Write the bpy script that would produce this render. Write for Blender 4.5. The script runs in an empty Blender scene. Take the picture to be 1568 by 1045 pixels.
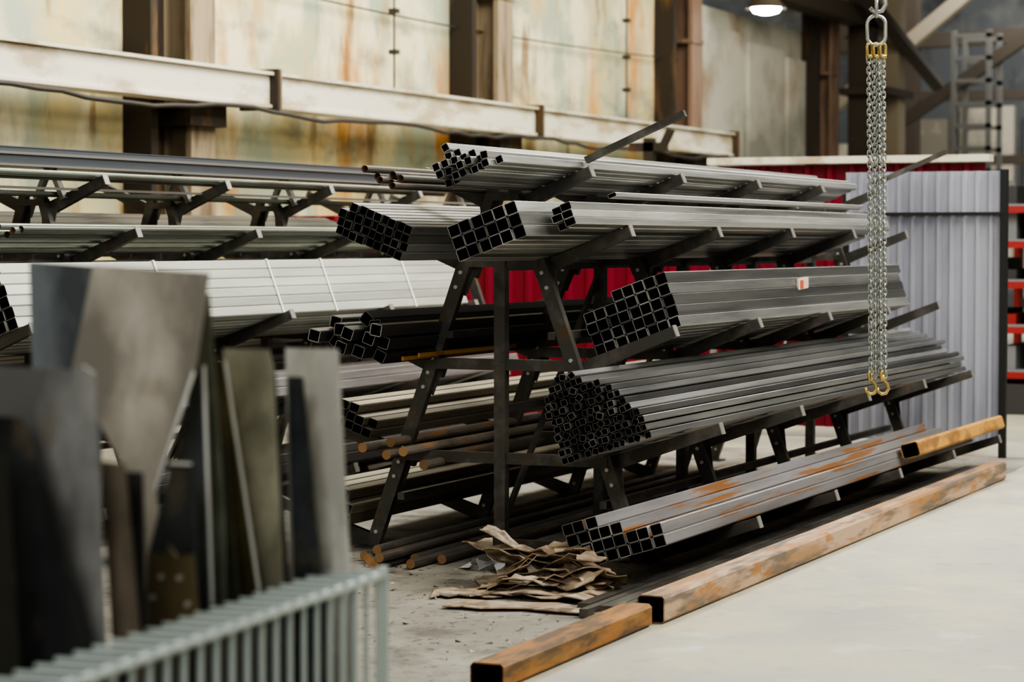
import bpy, bmesh, math, random
from mathutils import Vector, Matrix
random.seed(7)
R = random.Random(11)
scene = bpy.context.scene
COL = scene.collection
try:
    scene.view_settings.view_transform='AgX'; scene.view_settings.look='AgX - High Contrast'
except Exception as e: print(e)

# ------------------------------------------------------------------ materials
def mat(name, base, rough=.5, metal=0.0, layers=(), tint=0.0, bump=0.0, bscale=(20,20,20), emit=None):
    m = bpy.data.materials.new(name); m.use_nodes = True
    nt = m.node_tree; N = nt.nodes; L = nt.links
    bs = N['Principled BSDF']
    bs.inputs['Roughness'].default_value = rough
    bs.inputs['Metallic'].default_value = metal
    tc = N.new('ShaderNodeTexCoord')
    rgb = N.new('ShaderNodeRGB'); rgb.outputs[0].default_value = (*base, 1)
    cur = rgb.outputs[0]
    for k, (c, sc, lo, hi, st) in enumerate(layers):
        mp = N.new('ShaderNodeMapping'); mp.inputs['Scale'].default_value = sc
        mp.inputs['Location'].default_value = (k*3.7, k*5.1, k*2.3)
        L.new(tc.outputs['Object'], mp.inputs['Vector'])
        nz = N.new('ShaderNodeTexNoise'); nz.inputs['Scale'].default_value = 1.0
        nz.inputs['Detail'].default_value = 6; nz.inputs['Roughness'].default_value = .6
        L.new(mp.outputs[0], nz.inputs['Vector'])
        mr = N.new('ShaderNodeMapRange'); mr.inputs['From Min'].default_value = lo
        mr.inputs['From Max'].default_value = hi; mr.inputs['To Max'].default_value = st
        L.new(nz.outputs['Fac'], mr.inputs['Value'])
        mx = N.new('ShaderNodeMix'); mx.data_type = 'RGBA'
        L.new(mr.outputs[0], mx.inputs[0]); L.new(cur, mx.inputs[6])
        mx.inputs[7].default_value = (*c, 1)
        cur = mx.outputs[2]
    if tint > 0:
        at = N.new('ShaderNodeAttribute'); at.attribute_name = 'tint'
        mr = N.new('ShaderNodeMapRange'); mr.inputs['To Min'].default_value = 1-tint
        mr.inputs['To Max'].default_value = 1+tint*.5
        L.new(at.outputs['Fac'], mr.inputs['Value'])
        mm = N.new('ShaderNodeVectorMath'); mm.operation = 'SCALE'
        L.new(cur, mm.inputs[0]); L.new(mr.outputs[0], mm.inputs['Scale'])
        cur = mm.outputs[0]
    L.new(cur, bs.inputs['Base Color'])
    if bump > 0:
        mp = N.new('ShaderNodeMapping'); mp.inputs['Scale'].default_value = bscale
        L.new(tc.outputs['Object'], mp.inputs['Vector'])
        nz = N.new('ShaderNodeTexNoise'); nz.inputs['Detail'].default_value = 5
        nz.inputs['Scale'].default_value = 1.0
        L.new(mp.outputs[0], nz.inputs['Vector'])
        bp = N.new('ShaderNodeBump'); bp.inputs['Strength'].default_value = bump
        bp.inputs['Distance'].default_value = .02
        L.new(nz.outputs['Fac'], bp.inputs['Height']); L.new(bp.outputs[0], bs.inputs['Normal'])
    if emit:
        bs.inputs['Emission Color'].default_value = (*emit[0], 1)
        bs.inputs['Emission Strength'].default_value = emit[1]
    return m

RUST = (.32, .14, .045); RUST2 = (.44, .19, .05)
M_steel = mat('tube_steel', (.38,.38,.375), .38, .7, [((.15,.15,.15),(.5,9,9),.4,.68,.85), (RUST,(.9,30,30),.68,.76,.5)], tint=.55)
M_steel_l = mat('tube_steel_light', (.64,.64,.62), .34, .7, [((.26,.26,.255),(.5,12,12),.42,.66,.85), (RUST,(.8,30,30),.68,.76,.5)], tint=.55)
M_steel_rusty = mat('tube_steel_rusty', (.43,.42,.43), .40, .55, [((.22,.21,.215),(.5,9,9),.4,.7,.8), (RUST2,(.9,20,20),.53,.62,.85)], tint=.45)
M_galv = mat('tube_galvanised', (.66,.68,.63), .42, .5, [((.44,.45,.42),(.6,10,10),.4,.7,.7)], tint=.35)
M_inner_shade = mat('tube_inside_shade', (.015,.013,.012), .8, .0)  # shade inside the tubes, painted as a near-black colour
M_rim = mat('tube_cut_end', (.42,.42,.40), .45, .3, tint=.6)
M_rimd = mat('tube_cut_end_dull', (.24,.235,.22), .5, .3, tint=.6)
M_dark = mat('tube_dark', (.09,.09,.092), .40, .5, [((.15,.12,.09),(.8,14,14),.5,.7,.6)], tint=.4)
M_olive = mat('tube_olive', (.28,.255,.20), .5, .4, [((.45,.39,.28),(.6,12,12),.45,.7,.7),(RUST,(1,20,20),.60,.70,.6)], tint=.5)
M_pipe = mat('pipe_pale', (.27,.30,.26), .35, .5, [((.14,.12,.09),(.8,14,14),.45,.65,.8)], tint=.6)
M_barrust = mat('bar_rust', (.26,.23,.19), .55, .2, [((.46,.25,.11),(3.5,14,14),.52,.64,.8),((.12,.11,.10),(3,10,10),.48,.64,.75)], tint=.4)
M_bardark = mat('bar_dark', (.11,.10,.09), .5, .3, [((.26,.19,.13),(2.5,14,14),.50,.66,.7)], tint=.4)
M_barend = mat('bar_end', (.40,.24,.12), .7, .1, tint=.4)
M_frame = mat('rack_steel', (.115,.11,.10), .42, .5, [((.25,.24,.22),(3,6,6),.48,.7,.7),((.19,.11,.055),(5,9,9),.56,.70,.55)])
M_frame_t = mat('arm_tip_steel', (.34,.33,.31), .45, .5)
M_bolt = mat('bolt', (.60,.60,.58), .35, .5)
M_beamrust = mat('floor_beam_rust', (.38,.22,.11), .55, .2, [((.52,.38,.28),(1.0,7,7),.46,.58,.8),((.14,.12,.10),(1.6,12,12),.48,.60,.85),((.40,.17,.04),(3,12,12),.56,.64,.75)], bump=.15, bscale=(8,30,30))
M_beamrust2 = mat('floor_beam_rust_orange', (.33,.155,.045), .6, .1, [((.11,.075,.045),(3,14,14),.43,.58,.9),((.46,.26,.09),(1.5,9,9),.52,.7,.6)])
M_beamyel = mat('beam_yellow_rust', (.56,.31,.09), .6, .1, [((.24,.12,.05),(3,9,9),.46,.62,.8)])
M_floor = mat('concrete_floor', (.46,.45,.38), .46, 0, [((.36,.36,.33),(.5,.5,.5),.4,.60,.85),((.54,.50,.35),(1.6,1.6,1.6),.48,.64,.7),((.27,.25,.22),(5,5,5),.58,.70,.4),((.10,.09,.08),(26,26,26),.66,.73,.6),((.60,.60,.55),(3,3,3),.60,.7,.6)], bump=.08, bscale=(30,30,30))
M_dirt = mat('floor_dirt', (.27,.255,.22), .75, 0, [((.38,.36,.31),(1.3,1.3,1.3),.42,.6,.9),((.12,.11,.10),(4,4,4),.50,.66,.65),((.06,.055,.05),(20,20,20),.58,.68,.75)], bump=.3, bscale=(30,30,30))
M_wall = mat('stained_plaster', (.60,.50,.26), .8, 0, [((.36,.42,.34),(.5,.5,.4),.42,.56,.9),((.74,.68,.48),(1.0,1,.6),.48,.58,.85),((.52,.22,.03),(.8,1,.28),.52,.64,.85),((.17,.18,.15),(.6,.9,1.3),.54,.66,.65),((.20,.10,.03),(2.2,1,.5),.58,.68,.75)], bump=.1, bscale=(4,4,4))
M_wallw = mat('white_panel_wall', (.54,.52,.45), .8, 0, [((.26,.26,.22),(.4,1,.5),.45,.60,.85),((.38,.20,.08),(.6,1,.5),.56,.68,.6)])
M_beamw = mat('white_wall_beam', (.66,.63,.53), .6, 0, [((.40,.32,.20),(1.2,4,4),.50,.62,.75)])
M_colb = mat('column_dark', (.035,.026,.018), .7, 0, [((.16,.085,.03),(3,3,.7),.52,.66,.8)])  # near-black paints the web shadow on columns; also used for dark brackets
M_colt = mat('column_tan', (.31,.25,.17), .7, 0, [((.13,.085,.05),(5,5,.8),.48,.64,.85)])
M_colp = mat('column_pink', (.26,.17,.12), .7, 0, [((.10,.07,.05),(5,5,.8),.5,.66,.8)])
M_cable = mat('cable', (.05,.045,.04), .6)
M_red = mat('red_sheet', (.19,.006,.02), .5, 0)
M_corr = mat('zinc_sheet', (.44,.45,.52), .42, .25, [((.27,.28,.34),(2,2,.5),.4,.65,.8)])
M_black = mat('black_post_liner', (.02,.02,.02), .5)
M_far = mat('far_wall', (.11,.115,.115), .8, 0, [((.26,.26,.23),(.1,.22,.3),.50,.64,.8),((.045,.04,.035),(.1,.6,.4),.52,.64,.8)])
M_farw = mat('far_light_panel', (.50,.45,.35), .8, 0, [((.17,.15,.11),(.3,.4,.4),.45,.60,.9)])
M_truss = mat('truss_steel', (.28,.235,.165), .7)
M_trussg = mat('tower_grey', (.12,.115,.10), .7)
M_trussd = mat('truss_dark', (.06,.045,.03), .7)
M_card = mat('cardboard', (.34,.26,.18), .85, 0, [((.52,.45,.36),(4,4,4),.45,.58,.85),((.11,.08,.055),(7,7,7),.50,.62,.85)])
M_plas = mat('plastic_wrap', (.4,.41,.42), .25)
M_chain = mat('chain_steel', (.44,.46,.44), .32, .8)
M_gold = mat('shackle_yellow', (.46,.35,.14), .35, .6)
M_cart = mat('cart_wire', (.42,.48,.465), .4, .25)

# ------------------------------------------------------------------ mesh helpers
def newbm():
    bm = bmesh.new(); bm.faces.layers.float.new('tint'); return bm

def finish(bm, name, mats, parent=None, smooth=False, loc=None):
    bmesh.ops.recalc_face_normals(bm, faces=bm.faces)
    me = bpy.data.meshes.new(name); bm.to_mesh(me); bm.free()
    for m in (mats if isinstance(mats, (list, tuple)) else [mats]): me.materials.append(m)
    if smooth:
        for p in me.polygons: p.use_smooth = True
    ob = bpy.data.objects.new(name, me); COL.objects.link(ob)
    if parent: ob.parent = parent
    return ob

def empty(name):
    e = bpy.data.objects.new(name, None); COL.objects.link(e); return e

def face(bm, vs, mi=0, t=.5):
    try: f = bm.faces.new(vs)
    except ValueError: return
    f.material_index = mi; f[bm.faces.layers.float['tint']] = t

def prism(bm, poly, x0, x1, mi=0, t=.5, dx=None):
    f = (lambda z: (z-.9)*dx) if dx else (lambda z: 0)
    a = [bm.verts.new((x0+f(z), y, z)) for y, z in poly]
    b = [bm.verts.new((x1+f(z), y, z)) for y, z in poly]
    face(bm, a, mi, t); face(bm, b[::-1], mi, t)
    n = len(poly)
    for i in range(n): face(bm, [a[i], b[i], b[(i+1)%n], a[(i+1)%n]], mi, t)

def box(bm, x0,x1,y0,y1,z0,z1, mi=0, t=.5):
    prism(bm, [(y0,z0),(y1,z0),(y1,z1),(y0,z1)], x0, x1, mi, t)

def beam(bm, p0, p1, w, h, mi=0, ref=(1,0,0), t=.5, w1=None, h1=None):
    p0 = Vector(p0); p1 = Vector(p1); d = (p1-p0).normalized()
    r = Vector(ref); s = (r - d*r.dot(d))
    if s.length < 1e-3: r = Vector((0,0,1)); s = r - d*r.dot(d)
    s.normalize(); u = d.cross(s)
    w1 = w1 or w; h1 = h1 or h
    rings = []
    for p, ww, hh in ((p0,w,h),(p1,w1,h1)):
        rings.append([bm.verts.new(p + s*(a*ww/2) + u*(b*hh/2)) for a,b in ((-1,-1),(1,-1),(1,1),(-1,1))])
    a, b = rings
    face(bm, a, mi, t); face(bm, b[::-1], mi, t)
    for i in range(4): face(bm, [a[i], b[i], b[(i+1)%4], a[(i+1)%4]], mi, t)

def sweep(bm, pts, r, n=8, closed=False, mi=0, t=.5, cap=True):
    pts = [Vector(p) for p in pts]; m = len(pts); rings = []; prev = None
    for i, p in enumerate(pts):
        if closed: d = pts[(i+1)%m]-pts[i-1]
        else: d = pts[min(i+1,m-1)]-pts[max(i-1,0)]
        d.normalize()
        if prev is None:
            ref = Vector((0,0,1)) if abs(d.z) < .9 else Vector((1,0,0))
            s = (ref-d*ref.dot(d)).normalized()
        else: s = (prev-d*prev.dot(d)).normalized()
        prev = s; u = d.cross(s)
        rings.append([bm.verts.new(p+s*(r*math.cos(2*math.pi*k/n))+u*(r*math.sin(2*math.pi*k/n))) for k in range(n)])
    rng = m if closed else m-1
    for i in range(rng):
        a = rings[i]; b = rings[(i+1)%m]
        for k in range(n): face(bm, [a[k], a[(k+1)%n], b[(k+1)%n], b[k]], mi, t)
    if not closed and cap:
        face(bm, rings[0][::-1], mi, t); face(bm, rings[-1], mi, t)

def section_tube(bm, x0, x1, c, U, V, w, h, th=.003, ch=.006, t=.5):
    def loop(w, h, c0):
        a, b = w/2, h/2
        return [(-a+c0,-b),(a-c0,-b),(a,-b+c0),(a,b-c0),(a-c0,b),(-a+c0,b),(-a,b-c0),(-a,-b+c0)]
    O = loop(w,h,ch); I = loop(w-2*th,h-2*th,max(ch-th,.001))
    def mk(x, L): return [bm.verts.new((x, c[0]+a*U[0]+b*V[0], c[1]+a*U[1]+b*V[1])) for a,b in L]
    o0, o1, i0, i1 = mk(x0,O), mk(x1,O), mk(x0,I), mk(x1,I)
    for k in range(8):
        j = (k+1)%8
        face(bm,[o0[k],o1[k],o1[j],o0[j]],0,t)
        face(bm,[i0[k],i0[j],i1[j],i1[k]],1,t)
        face(bm,[o0[k],o0[j],i0[j],i0[k]],2,t)
        face(bm,[o1[k],o1[j],i1[j],i1[k]],2,t)

def pipe(bm, x0, x1, c, r, th=.003, n=12, t=.5, solid=False):
    def mk(x, rr, cc): return [bm.verts.new((x, cc[0]+rr*math.cos(2*math.pi*k/n), cc[1]+rr*math.sin(2*math.pi*k/n))) for k in range(n)]
    o0, o1 = mk(x0,r,c), mk(x1,r,c)
    for k in range(n): j=(k+1)%n; face(bm,[o0[k],o1[k],o1[j],o0[j]],0,t)
    if solid:
        face(bm,o0[::-1],1,t); face(bm,o1,1,t)
    else:
        i0, i1 = mk(x0,r-th,c), mk(x1,r-th,c)
        for k in range(n):
            j=(k+1)%n
            face(bm,[i0[k],i0[j],i1[j],i1[k]],1,t); face(bm,[o0[k],o0[j],i0[j],i0[k]],0,t); face(bm,[o1[k],o1[j],i1[j],i1[k]],0,t)

def axes(side, deg):
    a = math.radians(deg); s = -1 if side == 'F' else 1
    U = (s*math.cos(a), math.sin(a)); V = (-s*math.sin(a), math.cos(a))
    return U, V

def bundle(name, side, org, deg, w, h, cols, x0, x1, mats, jx=.02, messy=0.0, th=.003, end_j=.05, off=0):
    U, V = axes(side, deg); bm = newbm()
    rr = random.Random(int(org[0]*1000+org[1]*77))
    g = .0008
    for i, n in enumerate(cols):
        for j in range(n):
            a = (i+.5)*(w+g) + rr.uniform(-1,1)*messy*w*.3; b = (j+.5)*(h+g) + .002 + off + rr.uniform(0,1)*messy*h*.12
            c = (org[0]+a*U[0]+b*V[0], org[1]+a*U[1]+b*V[1])
            ww, hh = w, h; U2, V2 = U, V
            if messy:
                an = math.radians(deg + rr.choice((0,0,1,-1))*rr.uniform(0,40)*messy)
                s = -1 if side=='F' else 1
                U2 = (s*math.cos(an), math.sin(an)); V2 = (-s*math.sin(an), math.cos(an))
                ww = w*(1-.14*messy); hh = h*(1-.14*messy)
            section_tube(bm, x0+rr.uniform(-jx,jx), x1+rr.uniform(-end_j,end_j), c, U2, V2, ww, hh, th, min(.006,w*.12), rr.random())
    return finish(bm, name, mats)

# ------------------------------------------------------------------ camera
cam_d = bpy.data.cameras.new('camera'); cam = bpy.data.objects.new('camera', cam_d); COL.objects.link(cam)
cam.location = (0,0,1.7)
th = math.radians(23.5); p = math.radians(2.32)
F = Vector((math.cos(th)*math.cos(p), math.sin(th)*math.cos(p), -math.sin(p)))
cam.rotation_euler = F.to_track_quat('-Z','Y').to_euler()
cam_d.lens = 85; cam_d.sensor_width = 36; cam_d.clip_end = 300
cam_d.dof.use_dof = True; cam_d.dof.focus_distance = 12.6; cam_d.dof.aperture_fstop = 2.6
scene.camera = cam

# ------------------------------------------------------------------ floor and walls
bm = newbm(); box(bm, -8, 75, -20, 20, -.2, 0); finish(bm, 'floor', M_floor)
bm = newbm(); rr=random.Random(3)
lo=[];hi=[]
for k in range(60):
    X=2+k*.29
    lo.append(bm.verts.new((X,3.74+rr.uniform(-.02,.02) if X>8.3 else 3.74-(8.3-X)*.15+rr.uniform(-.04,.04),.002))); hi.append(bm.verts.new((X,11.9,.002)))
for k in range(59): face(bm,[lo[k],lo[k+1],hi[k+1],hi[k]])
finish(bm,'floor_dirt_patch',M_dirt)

bm = newbm()
box(bm, 5, 34.6, 12.0, 12.3, 0, 9)
finish(bm, 'wall_back', M_wall)
bm = newbm()
box(bm, 34.6, 41.2, 12.0, 12.3, 0, 5.3)
box(bm, 34.8, 36.6, 11.92, 11.995, 2.2, 5.0); box(bm, 36.9, 38.8, 11.92, 11.995, 2.2, 4.9); box(bm, 39.0, 41.0, 11.92, 11.995, 2.2, 4.8)
finish(bm, 'wall_back_low', M_wallw)
bm = newbm(); box(bm, 62, 62.3, -20, 19.9, 0, 14)
finish(bm, 'wall_far', M_far)
bm = newbm(); box(bm, 34.6, 62, 19.8, 20.0, 0, 14); finish(bm, 'wall_left_far', M_far)
bm = newbm()
for (y0,y1,z0,z1) in ((16.6,18.6,1.0,4.3),(14.6,16.2,1.0,4.9),(12.9,14.3,1,5.2),(10.2,12.6,.3,5.0),(2,6.3,.3,4.5)):
    box(bm, 61.7, 61.98, y0, y1, z0, z1)
finish(bm, 'far_cream_panel_1', M_farw)  # cream panels set on the far wall for its pale lower area

for i, X in enumerate((18.75, 25.75, 32.7, 40.0)):
    bm = newbm()
    zt = 9 if X < 34 else 7
    box(bm, X, X+.55, 11.90, 11.999, 0, zt, 0)  # dark strip stands for the shadow in the I-beam web
    box(bm, X, X+.12, 11.70, 11.90, 0, zt, 0)
    box(bm, X+.56, X+1.0, 11.62, 11.68, 0, zt, 1)
    box(bm, X+.56, X+1.0, 11.93, 11.998, 0, zt, 1)
    box(bm, X+.74, X+.82, 11.68, 11.93, 0, zt, 1)
    for z in (1.2, 4.6, 6.5): box(bm, X+.54, X+1.02, 11.6, 11.998, z, z+.06, 1)
    box(bm, X+.35, X+1.0, 11.5, 11.998, 2.78, 2.98, 0)
    finish(bm, 'wall_column', [M_colb, M_colt if i < 2 else M_colp])

bm = newbm()
box(bm, 8, 34.4, 11.35, 11.61, 3.02, 3.30, 0)
box(bm, 8, 34.4, 11.30, 11.66, 3.301, 3.33, 0)
box(bm, 8, 34.4, 11.32, 11.63, 2.99, 3.019, 0)
for X in (14.5, 20.3, 26.8, 34.3):
    box(bm, X, X+.05, 11.26, 11.68, 2.97, 3.36, 2)
    box(bm, X+.051, X+.09, 11.26, 11.68, 2.97, 3.36, 1)
finish(bm, 'wall_beam_1', [M_beamw, M_colt, M_colb])  # white beam along the back wall, with brackets

bm = newbm(); pts = []
X = 9.0
k = 0
while X < 34:
    pts.append((X, 11.27, 2.98 - .07*abs(math.sin(k*.31)) + R.uniform(-.02,.02))); X += .35; k += 1
sweep(bm, pts, .022, 6); finish(bm, 'wall_cable', M_cable, smooth=True)
bm = newbm(); pts = []
for i in range(40):
    pts.append((13+i*.54, 11.9, 4.55 - i*.004 - .25*math.sin(i/39*math.pi)))
sweep(bm, pts, .010, 5)
for X, z0, z1 in ((24.0,3.33,5.6),(31.2,3.33,5.5)):
    sweep(bm, [(X,11.85,z0),(X,11.85,z1)], .012, 6)
    for z in (z0+.02, z0+.45, z0+.9, z0+1.4): box(bm, X-.04, X+.04, 11.8, 11.9, z, z+.05)
    box(bm, X-.2, X+.2, 11.75, 11.9, z0+.0, z0+.05)
finish(bm, 'wall_wiring', M_cable)

# ------------------------------------------------------------------ far hall structure
def lat(bm, a, b, w, mi=0): beam(bm, a, b, w, w, mi)
bm = newbm()
lat(bm,(50,14.8,4.2),(50,10.9,7.3),.28,0)
lat(bm,(49,13.3,3.7),(49,9.3,6.3),.24,1)
lat(bm,(52,16,6.0),(52,9,6.2),.30,1)
lat(bm,(52,16.2,5.0),(52,13.6,7.2),.24,1)
for y in (15.2, 13.0, 9.9):
    box(bm, 52, 52.4, y, y+.4, 0, 9, 1)
for z in (3.4, 4.8): box(bm, 52.1, 52.4, 9, 16.2, z, z+.2, 1)
finish(bm, 'roof_truss', [M_truss, M_trussd])
bm = newbm()
X=48; y0,y1=10.5,11.2
for xx in (48,49.0):
    for y in (y0,y1): box(bm, xx, xx+.1, y, y+.1, 0, 5.95)
    for k in range(13): box(bm, xx, xx+.08, y0, y1, .4+k*.45, .48+k*.45)
finish(bm, 'scaffold_tower', M_trussg)
bm = newbm()
box(bm, 41.5, 42.0, 11.2, 11.6, 0, 7, 0); box(bm, 42.3, 42.8, 10.9, 11.2, 0, 7, 1)
box(bm, 36, 44, 11.2, 11.6, 5.5, 5.8, 0)
lat(bm,(34.8,11.3,5.6),(39,10.6,7.4),.3,1); lat(bm,(40,11.0,6.0),(44,10.6,4.6),.2,0)
for z in (3.1,4.3): box(bm, 41.3, 43.0, 10.8, 11.7, z, z+.12, 0)
finish(bm, 'crane_column', [M_trussd, M_truss])

bm = newbm()
lx,ly,lz = 33.4, 10.55, 5.06
n=20; prof=[(.05,.30),(.10,.22),(.16,.16),(.30,.0)]
rings=[[bm.verts.new((lx+r*math.cos(2*math.pi*k/n),ly+r*math.sin(2*math.pi*k/n),lz+z)) for k in range(n)] for r,z in prof]
for a,b in zip(rings[:-1],rings[1:]):
    for k in range(n): face(bm,[a[k],a[(k+1)%n],b[(k+1)%n],b[k]])
dk=[[bm.verts.new((lx+r*math.cos(2*math.pi*k/n),ly+r*math.sin(2*math.pi*k/n),lz+z)) for k in range(n)] for r,z in ((.22,.01),(.18,-.05),(.08,-.08))]
for a,b in zip(dk[:-1],dk[1:]):
    for k in range(n): face(bm,[a[k],a[(k+1)%n],b[(k+1)%n],b[k]],1)
face(bm,dk[-1],1)
sweep(bm,[(lx,ly,lz+.28),(lx,ly,lz+2.5)],.02,6)
beam(bm,(lx-1.2,ly+.6,lz+.42),(lx+1.6,ly-1.0,lz+.40),.06,.06)
finish(bm,'pendant_lamp',[M_trussd, mat('lamp_glow',(1,1,1),.5,0,emit=((.85,.95,1),40))])

# overhead crane girder carrying the chain sling (above the frame)
bm = newbm()
box(bm, 12.60, 12.84, -3, 8, 7.0, 7.03); box(bm, 12.70, 12.74, -3, 8, 7.03, 7.3); box(bm, 12.60, 12.84, -3, 8, 7.3, 7.33)
finish(bm, 'crane_girder', M_truss)

# ------------------------------------------------------------------ fences at the far end
def corrugated(bm, x, y0, y1, z0, z1, pitch, depth, mi=0):
    y = y0; prof = []
    while y < y1:
        for f, d in ((0,0),(.55,0),(.68,1),(.88,1)):
            yy = y+f*pitch
            if yy <= y1: prof.append((yy, d*depth))
        y += pitch
    a=[bm.verts.new((x-d,yy,z0)) for yy,d in prof]; b=[bm.verts.new((x-d,yy,z1)) for yy,d in prof]
    for i in range(len(a)-1): face(bm,[a[i],a[i+1],b[i+1],b[i]],mi)
bm = newbm()
corrugated(bm, 19.05, 4.07, 5.35, .12, 1.97, .105, .028)
corrugated(bm, 19.02, 4.07, 5.35, 1.93, 2.27, .105, .028)
box(bm, 19.0, 19.06, 4.02, 4.075, 0, 2.28, 1)
box(bm, 19.07, 19.12, 4.05, 5.35, 2.2, 2.26, 1); box(bm, 19.07, 19.12, 4.05, 5.35, .3, .36, 1)
box(bm, 18.975, 18.99, 4.07, 5.35, 1.92, 1.945, 1)
box(bm, 19.0, 19.06, 5.3, 5.35, 0, 2.2, 1)
finish(bm, 'corrugated_fence_panel', [M_corr, M_black])
bm = newbm()
corrugated(bm, 20.4, 4.5, 6.9, .1, 2.38, .20, .035)
corrugated(bm, 20.4, 6.95, 11.9, .1, 1.96, .20, .035)
box(bm, 20.3, 20.48, 4.45, 6.95, 2.39, 2.45, 1)
for y in (4.5, 6.3, 8.3, 10.3, 11.8): box(bm, 20.42, 20.48, y, y+.05, 0, 1.95, 1)
for z in (.4, 1.8): box(bm, 20.41, 20.45, 4.5, 11.85, z, z+.04, 1)
finish(bm, 'red_sheet_fence', [M_red, M_beamw])
bm = newbm()
box(bm, 26.0, 26.1, 9.55, 9.67, 0, 2.9); box(bm, 26.0,26.1,9.4,9.85,2.75,2.85); beam(bm,(26.05,9.45,2.8),(26.05,9.35,3.0),.08,.08)
finish(bm, 'bracket_post', M_colb)

bm = newbm()
for x in (24, 27.0):
    for y in (3.6, 5.55):
        box(bm, x, x+.08, y, y+.08, 0, 2.3, 0)
for z in (.35,.80,1.25,1.65,2.0):
    box(bm, 24.0, 24.06, 3.6, 5.6, z, z+.07, 0); box(bm, 27.02, 27.08, 3.6, 5.6, z, z+.07, 0)
    box(bm, 24.0, 27.08, 3.6, 3.66, z, z+.07, 0); box(bm, 24,27.1,3.62,5.6,z+.07,z+.09,1)
    for k in range(7):
        y=3.7+k*.26; hh=.08+R.random()*.2
        box(bm, 24.1, 24.9+R.random(), y, y+.1+R.random()*.12, z+.091, z+.09+hh, R.choice((1,2,3,0)))
box(bm,23.9,26,3.7,5.5,0,.3,3)
finish(bm,'storage_shelving',[mat('shelf_red',(.32,.03,.03),.5),mat('shelf_grey',(.20,.21,.22),.6),mat('shelf_white',(.55,.55,.52),.6),mat('shelf_dark',(.05,.05,.05),.6)])
bm = newbm()
box(bm, 21, 22.3, 3.75, 4.0, 0, .12); box(bm, 21, 22.2, 3.0, 3.55, .02, .1)
finish(bm,'floor_slab_stack',M_beamw)

# ------------------------------------------------------------------ cantilever racks
YC = 5.28
ARMS = [(5.20,1.95,4.80,2.11),(5.08,1.60,4.57,1.79),(4.87,1.05,4.32,1.26),(4.69,.55,4.06,.75),(4.45,.075,3.85,.265)]
def rack(name, X0, dy, n, apex=False):
    bm = newbm(); yc = YC+dy
    for i in range(n):
        X = X0+1.47*i
        for s in (-1, 1):
            top = (yc+s*.19, 1.68); bot = (yc+s*.79, 0.01)
            beam(bm,(X,top[0],top[1]),(X,bot[0],bot[1]),.012,.075,0)
            beam(bm,(X+.03,top[0]-s*.0,top[1]),(X+.03,bot[0],bot[1]),.05,.066,0)
            box(bm, X-.05, X+.09, bot[0]-.08, bot[0]+.08, 0, .012, 0)
            for (ya,za,yb,zb) in ARMS:
                ya = yc+s*(YC-ya); yb = yc+s*(YC-yb)
                L = math.hypot(yb-ya,zb-za); u=((yb-ya)/L,(zb-za)/L); v=(-u[1]*s,u[0]*s)
                if v[1] < 0: v=(-v[0],-v[1])
                h0,h1=.080,.056
                q=[(ya-u[0]*.05,za-u[1]*.05),(yb,zb),(yb-v[0]*h1,zb-v[1]*h1),(ya-v[0]*h0-u[0]*.05,za-v[1]*h0-u[1]*.05)]
                prism(bm,q,X+.062,X+.108,0)
                beam(bm,(X+.085,yb-v[0]*.027,zb-v[1]*.027),(X+.085,yb-v[0]*.027+u[0]*.006,zb-v[1]*.027+u[1]*.006),.056,.064,2)
                lx0=(yc+s*(.19+.6*(1.68-(za-.14))/1.67)) if za<1.66 else ya
                g=[(ya-s*.045,za-.0),(ya+u[0]*.09,za+u[1]*.09-.05),(lx0+s*.045,za-.17),(lx0-s*.03,za-.19)]
                if za>.2: prism(bm,g,X+.056,X+.062,0)
                for dz in (.02,-.06,-.14):
                    if za+dz<.03: continue
                    fz=za+dz
                    if fz<1.66:
                        yy=yc+s*(.19+.6*(1.68-fz)/1.67)
                        sweep(bm,[(X-.016,yy,fz),(X-.002,yy,fz)],.011,8,mi=1)
        box(bm, X-.03,X+.03,yc-.032,yc+.032,0,1.64,0)
        for z,hw in ((1.60,.22),(1.04,.44),(.53,.62)):
            box(bm, X-.012,X+.028,yc-hw,yc+hw,z-.03,z+.03,0)
        box(bm, X-.012,X+.028,yc-.78,yc-.0,.03,.09,0)
        for s in (-1,1):
            beam(bm,(X+.03,yc+s*.17,1.64),(X+.03,yc+s*.06,2.0),.05,.05,0)
        box(bm, X,X+.06,yc-.10,yc+.10,1.93,1.97,0)
        if apex:
            for s in (-1,1): beam(bm,(X+.04,yc-.12+s*.10,1.97),(X+.04,yc-.12+s*.015,2.15),.05,.03,2)
    xe = X0+1.47*(n-1)
    for (y,z) in ((0,1.57),(0,.80),(.3,1.2),(-.3,1.2),(.6,.3),(-.6,.3)):
        box(bm,X0-.02,xe+.05,yc+y-.02,yc+y+.02,z-.02,z+.02,0)
    for i in range(n-1):
        X=X0+1.47*i
        beam(bm,(X,yc+.02,.1),(X+1.47,yc+.02,1.5),.02,.04,0,ref=(0,1,0))
    return finish(bm,name,[M_frame,M_bolt,M_frame_t])
rack('cantilever_rack', 12.0, 0, 5)
rack('cantilever_rack.001', 10.97, 3.35, 6, apex=True)

for X in (12.0, 12.0+1.47*4):
    bm = newbm()
    beam(bm,(X+.085,4.82,2.145),(X+.085,4.26,2.385),.04,.035,0)
    finish(bm,'arm_extension_bar',M_frame)

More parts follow.
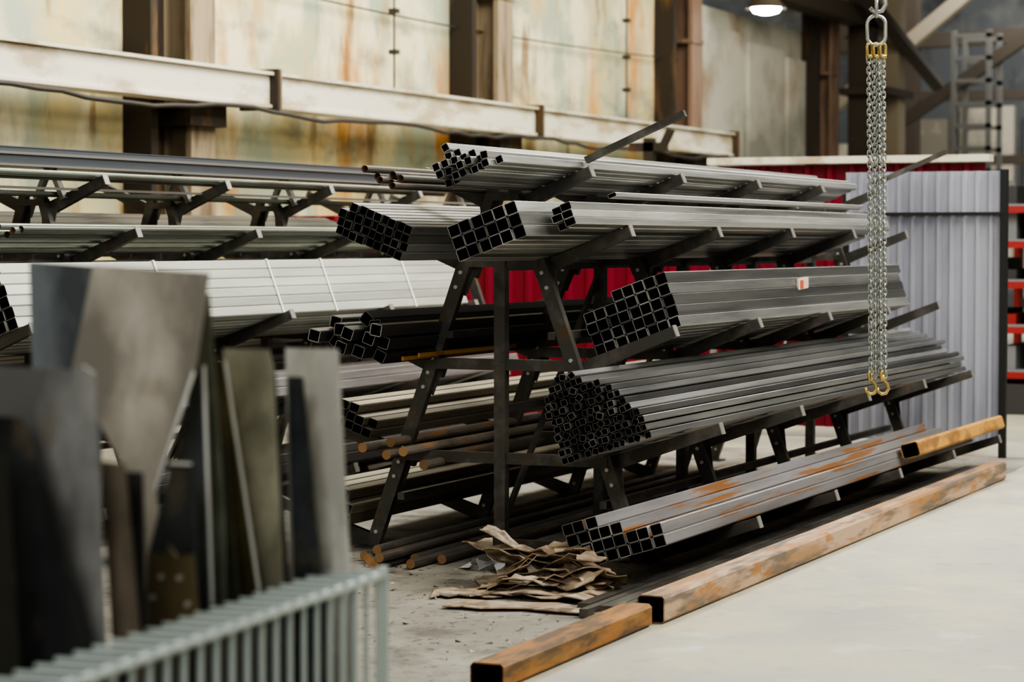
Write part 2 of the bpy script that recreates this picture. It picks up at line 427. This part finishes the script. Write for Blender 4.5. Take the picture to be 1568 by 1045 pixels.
SM=[M_steel,M_inner_shade,M_rim]; SL=[M_steel_l,M_inner_shade,M_rim]; SR=[M_steel_rusty,M_inner_shade,M_rim]; SG=[M_galv,M_inner_shade,M_rimd]; SD=[M_dark,M_inner_shade,M_rim]; SO=[M_olive,M_inner_shade,M_rimd]
S4=[M_steel,M_inner_shade,M_rimd]
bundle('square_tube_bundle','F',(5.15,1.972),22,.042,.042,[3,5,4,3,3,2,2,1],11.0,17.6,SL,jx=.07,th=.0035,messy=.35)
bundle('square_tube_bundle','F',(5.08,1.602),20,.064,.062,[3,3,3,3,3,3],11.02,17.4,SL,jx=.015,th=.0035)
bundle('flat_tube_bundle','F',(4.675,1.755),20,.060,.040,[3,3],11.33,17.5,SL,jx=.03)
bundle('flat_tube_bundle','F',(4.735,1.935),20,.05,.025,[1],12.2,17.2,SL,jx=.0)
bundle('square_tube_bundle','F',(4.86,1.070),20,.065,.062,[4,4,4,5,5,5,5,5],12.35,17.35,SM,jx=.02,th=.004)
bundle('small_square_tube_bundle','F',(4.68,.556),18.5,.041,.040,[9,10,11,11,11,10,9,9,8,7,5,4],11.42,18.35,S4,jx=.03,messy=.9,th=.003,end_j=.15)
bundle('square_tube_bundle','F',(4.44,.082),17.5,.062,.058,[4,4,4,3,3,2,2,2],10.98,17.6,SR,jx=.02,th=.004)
bundle('small_square_tube_bundle','B',(5.49,1.605),20.5,.046,.046,[4,4,4,4,4,4,4,4,3],11.2,17.2,S4,jx=.02,th=.003)
bundle('square_tube_bundle','B',(5.69,1.055),20.5,.074,.072,[3,3,3,2,2],11.3,17.0,SD,jx=.12,messy=.7,th=.0045)
bundle('square_tube_bundle','B',(6.02,.62),18,.06,.05,[2,2,3,3],11.9,17.4,SO,jx=.03)
bundle('square_tube_bundle','B',(6.16,.13),17,.06,.06,[2,3,3,3,2],11.9,17.4,SO,jx=.03)
D=3.35
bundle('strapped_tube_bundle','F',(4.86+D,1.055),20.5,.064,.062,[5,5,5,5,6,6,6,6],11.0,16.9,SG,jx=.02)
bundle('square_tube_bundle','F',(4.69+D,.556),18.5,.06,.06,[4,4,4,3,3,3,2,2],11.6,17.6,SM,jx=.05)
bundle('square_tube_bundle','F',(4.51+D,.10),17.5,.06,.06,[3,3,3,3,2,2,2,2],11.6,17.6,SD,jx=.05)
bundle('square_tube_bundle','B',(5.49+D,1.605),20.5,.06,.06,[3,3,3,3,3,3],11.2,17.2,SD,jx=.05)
bundle('square_tube_bundle','B',(5.69+D,1.055),20.5,.06,.06,[5,6,6,6,6,5],11.2,18.2,SD,jx=.05)  # back-side bundles added in dark steel to deepen the gloom in the rack
bundle('square_tube_bundle','B',(5.88+D,.556),20.5,.06,.06,[5,6,6,6,6,5],11.2,18.2,SD,jx=.05)  # likewise added as dark fill behind the racks
U,V=axes('F',20.5)
bm=newbm()
for X in (12.6,14.0,14.75,16.0):
    o=(4.86+D,1.055); W=.52; H=.378
    P=lambda a,b:(o[0]+a*U[0]+b*V[0], o[1]+a*U[1]+b*V[1])
    for (a0,b0,a1,b1) in ((W+.003,-.002,W+.003,H),(W+.003,H+.004,.25,H+.004)):
        A=P(a0,b0);B=P(a1,b1)
        beam(bm,(X,A[0],A[1]),(X,B[0],B[1]),.02,.003,0)
finish(bm,'steel_strapping',mat('strap',(.85,.85,.83),.4,0))

def pipes(name, side, org, deg, offs, r, x0, x1, mats, jx=.1, solid=False, n=12):
    U,V=axes(side,deg); bm=newbm()
    for (a,b) in offs:
        c=(org[0]+a*U[0]+(b+r+.002)*V[0], org[1]+a*U[1]+(b+r+.002)*V[1])
        pipe(bm,x0+R.uniform(-jx,jx),x1+R.uniform(-jx,jx),c,r,t=R.random(),solid=solid,n=n)
    return finish(bm,name,mats)
pipes('pipe_bundle','F',(5.20+D,1.95),22,[(.08,0),(.33,0),(.385,0)],.018,9.6,17.6,[M_pipe,M_inner_shade])
pipes('pipe_bundle','F',(5.08+D,1.60),20,[(.10+.09*k,0) for k in range(5)]+[(.30,.038),(.4,.038),(.44,.0)],.020,11.35,17.6,[M_pipe,M_barend])
pipes('pipe_bundle','B',(5.36,1.95),22,[(.05,0),(.09,0),(.13,0),(.18,0),(.07,.034),(.12,.034),(.2,.03)],.019,10.95,17.0,[M_bardark,M_barend],jx=.12)
pipes('round_bar_stock','B',(5.84,.53),17,[(-.20,.0),(-.14,.0),(-.07,.0),(-.01,.0),(.06,0),(.12,0),(-.10,.05),(.03,.05)],.027,11.85,14.4,[M_barrust,M_barend],jx=.3,solid=True)
bm=newbm()
for k,(y,z) in enumerate(((5.84,.03),(5.77,.03),(5.69,.03),(5.62,.03),(5.55,.03),(5.47,.03),(5.40,.03),(5.73,.075),(5.58,.075))):
    pipe(bm,11.25+R.uniform(-.15,.25),16.4+R.uniform(-.3,.3),(y,z+.003),.026,t=R.random(),solid=True)
finish(bm,'round_bar_stock',[M_bardark,M_barend])
bm=newbm()
for y,z in ((5.66,1.085),(5.70,1.09),(5.75,1.085),(5.62,1.10)):
    beam(bm,(11.6+R.uniform(-.1,.1),y,z),(13.0,y+.01,z),.012,.022,0,ref=(0,1,0))
finish(bm,'rusty_flat_bar',M_beamyel)

bm=newbm()
yc=YC+D-.12
box(bm,9.4,18.6,yc-.13,yc-.12,2.165,2.265); box(bm,9.4,18.6,yc-.13,yc+.13,2.262,2.272); box(bm,9.4,18.6,yc-.17,yc+.13,2.155,2.168,1)
box(bm,9.4,18.6,yc+.12,yc+.13,2.165,2.265)
box(bm,9.4,18.6,yc-.15,yc-.131,2.225,2.240,1)
box(bm,9.4,18.6,yc-.19,yc-.17,2.02,2.035,1)
finish(bm,'steel_channel',[mat('channel_blue_grey',(.22,.24,.27),.35,.6),M_frame_t])

bm=newbm()
Uf,Vf=axes('F',20)
c=(4.86+.532*Uf[0]+.2*Vf[0], 1.07+.532*Uf[1]+.2*Vf[1])
beam(bm,(14.7,c[0],c[1]),(14.92,c[0],c[1]+.01),.012,.07,0,ref=(0,1,0))
beam(bm,(14.74,c[0]-.008,c[1]),(14.80,c[0]-.008,c[1]),.006,.05,1,ref=(0,1,0))
finish(bm,'bundle_tag',[mat('tag_white',(.6,.5,.42),.6),mat('tag_red',(.6,.1,.05),.6)])

# ------------------------------------------------------------------ beams on the floor
def floor_tube(name, x0, x1, y0, y1, w, h, z, roll, m, wall=.006):
    bm=newbm(); a=math.radians(roll); U=(math.cos(a),math.sin(a)); V=(-math.sin(a),math.cos(a))
    section_tube(bm,0,x1-x0,(0,0),U,V,w,h,wall,.014,.5)
    ob=finish(bm,name,m); ob.location=(x0,y0,z); ob.rotation_euler=(0,0,math.atan2(y1-y0,x1-x0)); return ob
floor_tube('rusty_box_beam',10.10,17.3,3.715,3.715,.13,.125,.0640,0,[M_beamrust,M_inner_shade,M_beamrust])
floor_tube('rusty_box_beam',8.35,10.02,3.735,3.75,.14,.10,.052,0,[M_beamrust2,M_inner_shade,M_beamrust2])
floor_tube('yellow_box_beam',15.5,18.1,3.90,3.90,.12,.10,.345,-16,[M_beamyel,M_inner_shade,M_beamyel])
bm=newbm()
box(bm,10.2,17.8,3.93,4.0,.004,.05); box(bm,10.1,17.8,4.02,4.06,.004,.045); box(bm,10.3,17,4.09,4.15,.004,.04); box(bm,10.15,17.5,3.82,3.90,.004,.06)
box(bm,10.05,12.2,3.80,3.84,.062,.085)
finish(bm,'flat_bar_stock',M_frame)

# ------------------------------------------------------------------ cardboard scrap pile
bm=newbm(); rr=random.Random(5)
def card(cx,cy,cz,L,W,ang,bend,tilt,th=.006):
    cx-=.30; cy-=.03; cz*=.68; tilt*=.75
    n=8; top=[];bot=[]
    ca,sa=math.cos(ang),math.sin(ang)
    for i in range(n+1):
        u=(i/n-.5)*L; w0=W*(.7+rr.random()*.6)
        z=cz+bend*math.sin(i/n*math.pi)*.5+tilt*u+rr.uniform(-.015,.015)*(1 if cz>.015 else .15)
        z=max(z,.008); sh=rr.uniform(-.02,.02)
        rowt=[];rowb=[]
        for v in (-w0/2,-w0*.15,w0*.15,w0/2):
            zz=z+.35*bend*abs(v)/W+rr.uniform(-.006,.006)*(1 if cz>.03 else 0)
            x_,y_=cx+u*ca-(v+sh)*sa,cy+u*sa+(v+sh)*ca
            rowt.append(bm.verts.new((x_,y_,zz+th))); rowb.append(bm.verts.new((x_,y_,zz)))
        top.append(rowt); bot.append(rowb)
    for i in range(n):
        for j in range(3):
            face(bm,[top[i][j],top[i][j+1],top[i+1][j+1],top[i+1][j]]); face(bm,[bot[i][j],bot[i+1][j],bot[i+1][j+1],bot[i][j+1]])
        face(bm,[top[i][0],top[i+1][0],bot[i+1][0],bot[i][0]]); face(bm,[top[i][3],bot[i][3],bot[i+1][3],top[i+1][3]])
    for j in range(3):
        face(bm,[top[0][j],bot[0][j],bot[0][j+1],top[0][j+1]]); face(bm,[top[n][j],top[n][j+1],bot[n][j+1],bot[n][j]])
for (cx,cy,cz,L,W,a,b,t) in (
    (10.55,4.40,.014,.78,.22,-1.45,.01,0,),(10.85,4.85,.013,.34,.26,-1.2,.01,0),(10.95,4.50,.03,.65,.30,-1.3,.02,0),(10.85,4.40,.03,.50,.2,-1.7,.03,0),(11.3,4.75,.01,.45,.35,-1.0,.02,0),
    (11.05,4.55,.05,.5,.22,-1.25,.06,.04),(11.1,4.45,.08,.45,.20,-1.8,.10,-.06),(11.15,4.60,.12,.42,.18,-1.2,.12,.15),
    (11.15,4.50,.14,.45,.14,-1.5,.14,-.12),(11.1,4.38,.10,.35,.18,-1.0,.10,.12),(11.2,4.60,.18,.45,.14,-1.35,.1,-.3),
    (11.15,4.68,.15,.38,.18,-1.6,.10,-.45),(11.05,4.3,.06,.3,.22,-.6,.12,.05),(11.15,4.52,.20,.36,.10,-1.1,.10,.3),
    (10.95,4.62,.07,.4,.12,-1.6,.05,.1),(11.2,4.74,.24,.36,.14,-1.45,.06,-.8),(11.12,4.42,.16,.3,.13,-1.9,.12,.4),(11.0,4.48,.05,.55,.08,-1.5,.04,.1),
    (11.35,4.66,.16,.34,.2,-.9,.08,.5),(11.25,4.86,.16,.30,.16,-1.8,.08,-.7),(11.3,4.80,.24,.3,.10,-1.5,.05,-.9)):
    card(cx,cy,cz,L,W,a,b,t)
finish(bm,'cardboard_scrap_pile',M_card)
bm=newbm()
for k in range(9):
    cx,cy=11.45+rr.uniform(-.10,.10),5.1+rr.uniform(-.12,.12)
    vs=[bm.verts.new((cx+rr.uniform(-.08,.08),cy+rr.uniform(-.08,.08),rr.uniform(.0,.08))) for _ in range(4)]
    for q in ((0,1,2),(0,2,3),(0,1,3),(1,2,3)): face(bm,[vs[i] for i in q])
finish(bm,'plastic_wrap_scrap',M_plas)
bm=newbm()
for k in range(420):
    X=rr.uniform(8.8,12.2); Y=rr.uniform(3.9,5.9); s_=rr.uniform(.003,.016)
    vs=[bm.verts.new((X+rr.uniform(-s_,s_)*1.5,Y+rr.uniform(-s_,s_)*1.5,.003+(s_*.7 if q==3 else 0))) for q in range(4)]
    for q in ((0,1,2),(0,1,3),(1,2,3),(0,2,3)): face(bm,[vs[i] for i in q])
finish(bm,'floor_debris',M_card)

# ------------------------------------------------------------------ chain sling
def link_pts(c, L, W, ang, n=14):
    pts=[]; r=W/2
    for k in range(n):
        t=2*math.pi*k/n; x=r*math.cos(t); z=r*math.sin(t)+(L/2-r)*(1 if math.sin(t)>0 else -1)
        pts.append((c[0]+x*math.cos(ang),c[1]+x*math.sin(ang),c[2]+z))
    return pts
cx,cy=12.72,3.40
par=empty('chain_sling')
bm=newbm()
a0=math.radians(-66)
dirv=(math.cos(a0),math.sin(a0))
for s,(o0,o1) in enumerate(((-.040,-.018),(-.014,.002),(.012,.034),(.034,.054))):
    n=62
    for k in range(n):
        f=k/(n-1); o=o0+(o1-o0)*f; z=2.68-f*1.70
        if s in (1,3): z+=.01
        sweep(bm,link_pts((cx+dirv[0]*o+(.012 if s%2 else 0),cy+dirv[1]*o,z),.040,.025,a0+(math.pi/2 if (k+s)%2 else .4)),.0046,5,closed=True)
finish(bm,'chain_legs',M_chain,par,smooth=True)
bm=newbm()
sweep(bm,link_pts((cx,cy,2.84),.16,.10,a0,20),.010,8,closed=True)
sweep(bm,link_pts((cx,cy,2.96),.09,.05,a0+1.4,20),.010,8,closed=True)
hk=[(0,3.20),(0,3.07),(.04,3.03),(.05,2.98),(.03,2.945),(-.01,2.935),(-.035,2.96)]
sweep(bm,[(cx+dirv[0]*a,cy+dirv[1]*a,z) for a,z in hk],.012,8)
k=3.20
while k<5.2:
    sweep(bm,link_pts((cx,cy,k+.03),.075,.05,a0+(math.pi/2 if int(k*100)%2 else 0)),.008,5,closed=True); k+=.057
sweep(bm,[(cx,cy,3.2),(cx,cy,7)],.008,6)
finish(bm,'master_link',M_chain,par,smooth=True)
bm=newbm()
for o in (-.035,0,.035):
    sweep(bm,link_pts((cx+dirv[0]*o,cy+dirv[1]*o,2.735),.07,.035,a0+.4,14),.009,6,closed=True)
    sweep(bm,[(cx+dirv[0]*(o-.02),cy+dirv[1]*(o-.02),2.70),(cx+dirv[0]*(o+.02),cy+dirv[1]*(o+.02),2.70)],.012,8)
for o in (-.02,.045):
    hp=[(0,.99),(0,.965),(.025,.94),(.032,.915),(.018,.89),(-.005,.885),(-.025,.90),(-.028,.92)]
    sweep(bm,[(cx+dirv[0]*(o+a),cy+dirv[1]*(o+a),z) for a,z in hp],.0095,8)
    sweep(bm,link_pts((cx+dirv[0]*o,cy+dirv[1]*o,.985),.05,.035,a0+.8,12),.008,6,closed=True)
finish(bm,'sling_hooks',M_gold,par,smooth=True)

# ------------------------------------------------------------------ wire cart with sheet offcuts
def rail(x): return 2.38+(x-2.6)*(.22/2.6)
cart=newbm()
nrm=Vector((-.0843,.9964,0))
DW=.85
c0=Vector((2.6,rail(2.6),0)); c1=Vector((5.2,rail(5.2),0)); c2=c1+nrm*DW; c3=c0+nrm*DW
for z,r in ((.9,.012),(.16,.011)):
    sweep(cart,[c0+Vector((0,0,z)),c1+Vector((0,0,z))],r,8); sweep(cart,[c1+Vector((0,0,z)),c2+Vector((0,0,z))],r,8)
    sweep(cart,[c2+Vector((0,0,z)),c3+Vector((0,0,z))],r,8); sweep(cart,[c3+Vector((0,0,z)),c0+Vector((0,0,z))],r,8)
for c in (c0,c1,c2,c3): sweep(cart,[c+Vector((0,0,.06)),c+Vector((0,0,.92))],.014,8)
for c in (c0,c1,c2,c3):
    sweep(cart,[c+Vector((0,-.015,.05)),c+Vector((0,.015,.05))],.05,14)
x=2.65
while x<5.18:
    b=Vector((x,rail(x),0))
    for o in (Vector((0,0,0)),nrm*DW): sweep(cart,[b+o+Vector((0,0,.16)),b+o+Vector((0,0,.9))],.0068,6)
    sweep(cart,[b-nrm*.012+Vector((0,0,.912)),b+nrm*.12+Vector((0,0,.912))],.006,6)
    sweep(cart,[b+nrm*(DW-.13)+Vector((0,0,.912)),b+nrm*(DW)+Vector((0,0,.912))],.006,6)
    x+=.074
for k in range(1,12):
    b=c1+nrm*(DW*k/12); sweep(cart,[b+Vector((0,0,.16)),b+Vector((0,0,.9))],.0065,6)
prism(cart,[(2.40,.36),(3.3,.36),(3.3,.38),(2.40,.38)],2.62,5.1,1)
b0=c0+nrm*.125; b1=c1+nrm*.125
beam(cart,(b0.x+.05,b0.y,.63),(b1.x-.06,b1.y,.63),.52,.004,1,ref=(0,0,1))  # added black liner stands in for the shade between the bars
finish(cart,'wire_stillage_cart',[M_cart,M_black])

def smat(name,c,rough=.36,metal=.4,spot=(.20,.16,.10)):
    c=tuple(v*1.45 for v in c) if max(c)<.45 else c
    return mat(name,c,rough,metal,[(tuple(v*.38 for v in c),(1.5,3.5,1.6),.42,.60,.85),(spot,(3,7,5),.58,.70,.5),(tuple(min(1,v*1.7) for v in c),(1,2.2,1.2),.55,.7,.5)])
sh=empty('sheet_metal_offcuts')
SH=[
 ('white_narrow',5.09,[(2.723,1.448),(2.672,1.448),(2.632,.898),(2.61,.39),(2.70,.39),(2.715,.895),(2.775,1.347),(2.71,1.36)],(.98,.96,.88)),
 ('pale_back',5.13,[(2.837,1.446),(2.731,1.446),(2.69,.39),(2.80,.39)],(.66,.66,.60)),
 ('dark_narrow',5.01,[(2.764,1.384),(2.724,1.384),(2.665,.90),(2.64,.39),(2.75,.39),(2.74,.9)],(.06,.07,.075)),
 ('dark_mid',4.97,[(2.80,1.36),(2.775,1.40),(2.73,.90),(2.72,.39),(2.78,.39),(2.775,.9)],(.16,.17,.17)),
 ('grey_olive',4.92,[(2.888,1.452),(2.766,1.452),(2.753,1.41),(2.72,.9),(2.70,.39),(2.84,.39),(2.852,.9)],(.40,.39,.30)),
 ('olive',4.84,[(2.916,1.428),(2.833,1.428),(2.736,.9),(2.70,.39),(2.87,.39)],(.14,.12,.06)),
 ('dark_olive',4.77,[(2.868,1.24),(2.79,1.24),(2.751,.9),(2.73,.39),(2.83,.39)],(.09,.095,.07)),
 ('blue_grey',4.75,[(3.316,1.657),(3.117,1.645),(3.10,.39),(3.26,.39)],(.14,.155,.165)),
 ('strip_green',4.68,[(2.827,1.586),(2.784,1.586),(2.74,1.1),(2.72,.39),(2.80,.39)],(.22,.24,.19)),
 ('edge_plate',4.62,[(2.79,1.43),(2.755,1.43),(2.70,.39),(2.86,.39),(2.85,1.0)],(.08,.09,.09)),
 ('large_light',4.55,[(3.007,1.652),(2.708,1.635),(2.741,1.419),(2.837,1.155),(2.80,.9),(2.79,.39),(2.94,.39),(2.92,.9),(2.929,1.212),(3.062,1.411)],(.36,.335,.29)),
 ('dark_notched',4.48,[(2.756,1.225),(2.70,1.225),(2.687,.9),(2.67,.39),(2.83,.39),(2.813,1.02)],(.05,.055,.055)),
 ('perforated',4.43,[(2.776,1.036),(2.74,1.03),(2.73,1.055),(2.71,1.03),(2.671,1.036),(2.652,.9),(2.63,.39),(2.80,.39),(2.79,.9)],(.11,.09,.05)),
 ('slim_dark',4.21,[(2.70,1.231),(2.66,1.231),(2.645,.9),(2.63,.39),(2.69,.39)],(.05,.05,.05)),
 ('brown',4.13,[(2.707,1.258),(2.651,1.255),(2.61,.9),(2.59,.39),(2.66,.39),(2.678,.9)],(.13,.11,.085)),
 ('wide_grey',4.07,[(3.05,1.455),(2.72,1.445),(2.715,1.455),(2.686,1.44),(2.652,.9),(2.63,.39),(3.0,.39)],(.20,.20,.195)),
 ('black_tapered',3.99,[(2.889,1.355),(2.801,1.353),(2.735,1.201),(2.645,.904),(2.61,.39),(2.9,.39)],(.03,.032,.033)),
 ('black_edge',3.90,[(2.83,1.29),(2.775,1.29),(2.738,.9),(2.71,.39),(2.83,.39)],(.025,.025,.02)),
]
for nm,X,poly,c in SH:
    bm=newbm(); prism(bm,poly,X,X+.004,dx=.03)
    finish(bm,nm,smat('sheet_'+nm,c),sh)
bm=newbm()
for (X,a,b) in ((4.545,(2.741,1.419),(2.837,1.155)),(4.61,(2.755,1.43),(2.728,.9)),(4.835,(2.833,1.428),(2.736,.9)),(4.47,(2.756,1.225),(2.70,1.225)),(4.50,(2.775,1.20),(2.813,.95))):
    f=lambda z:(z-.9)*.03
    beam(bm,(X+f(a[1]),a[0],a[1]),(X+f(b[1]),b[0],b[1]),.004,.006,0)
finish(bm,'sheared_edges',mat('bright_edge',(.75,.76,.74),.3,.4),sh)
bm=newbm()
for y,z in ((2.745,.985),(2.765,.94),(2.70,.985),(2.68,.93)):
    sweep(bm,[(4.425,y,z),(4.431,y,z)],.006,10)
finish(bm,'pale_hole_discs',M_bolt,sh)  # pale discs imitate light showing through holes in the perforated plate

# ------------------------------------------------------------------ lights
def area(name, loc, tgt, sx, sy, pw, col=(1,1,1)):
    l=bpy.data.lights.new(name,'AREA'); l.shape='RECTANGLE'; l.size=sx; l.size_y=sy; l.energy=pw; l.color=col
    o=bpy.data.objects.new(name,l); COL.objects.link(o); o.location=loc
    o.rotation_euler=(Vector(tgt)-Vector(loc)).to_track_quat('-Z','Y').to_euler(); return o
area('ceiling_light_aisle',(14,-1,7.5),(14,3.5,0),12,4,1300,(1,.97,.88))
area('ceiling_light_between',(16,7.5,8),(16,9,0),8,3,520,(1,.98,.92))
area('wall_fill',(25,6,8.5),(25,12,3),18,4,1550,(1,.95,.82))  # added unseen area light that brightens the back wall
area('camera_side_fill',(-3,1,5.5),(5,3,1),5,5,520,(1,.985,.93))  # added fill behind the camera to brighten the sheet fronts
area('ceiling_light_far',(50,8,10),(56,11,0),10,10,2100,(.96,.97,.98))
w=bpy.data.worlds.new('hall_ambient'); scene.world=w; w.use_nodes=True
w.node_tree.nodes['Background'].inputs[0].default_value=(.92,.91,.85,1)
w.node_tree.nodes['Background'].inputs[1].default_value=.17
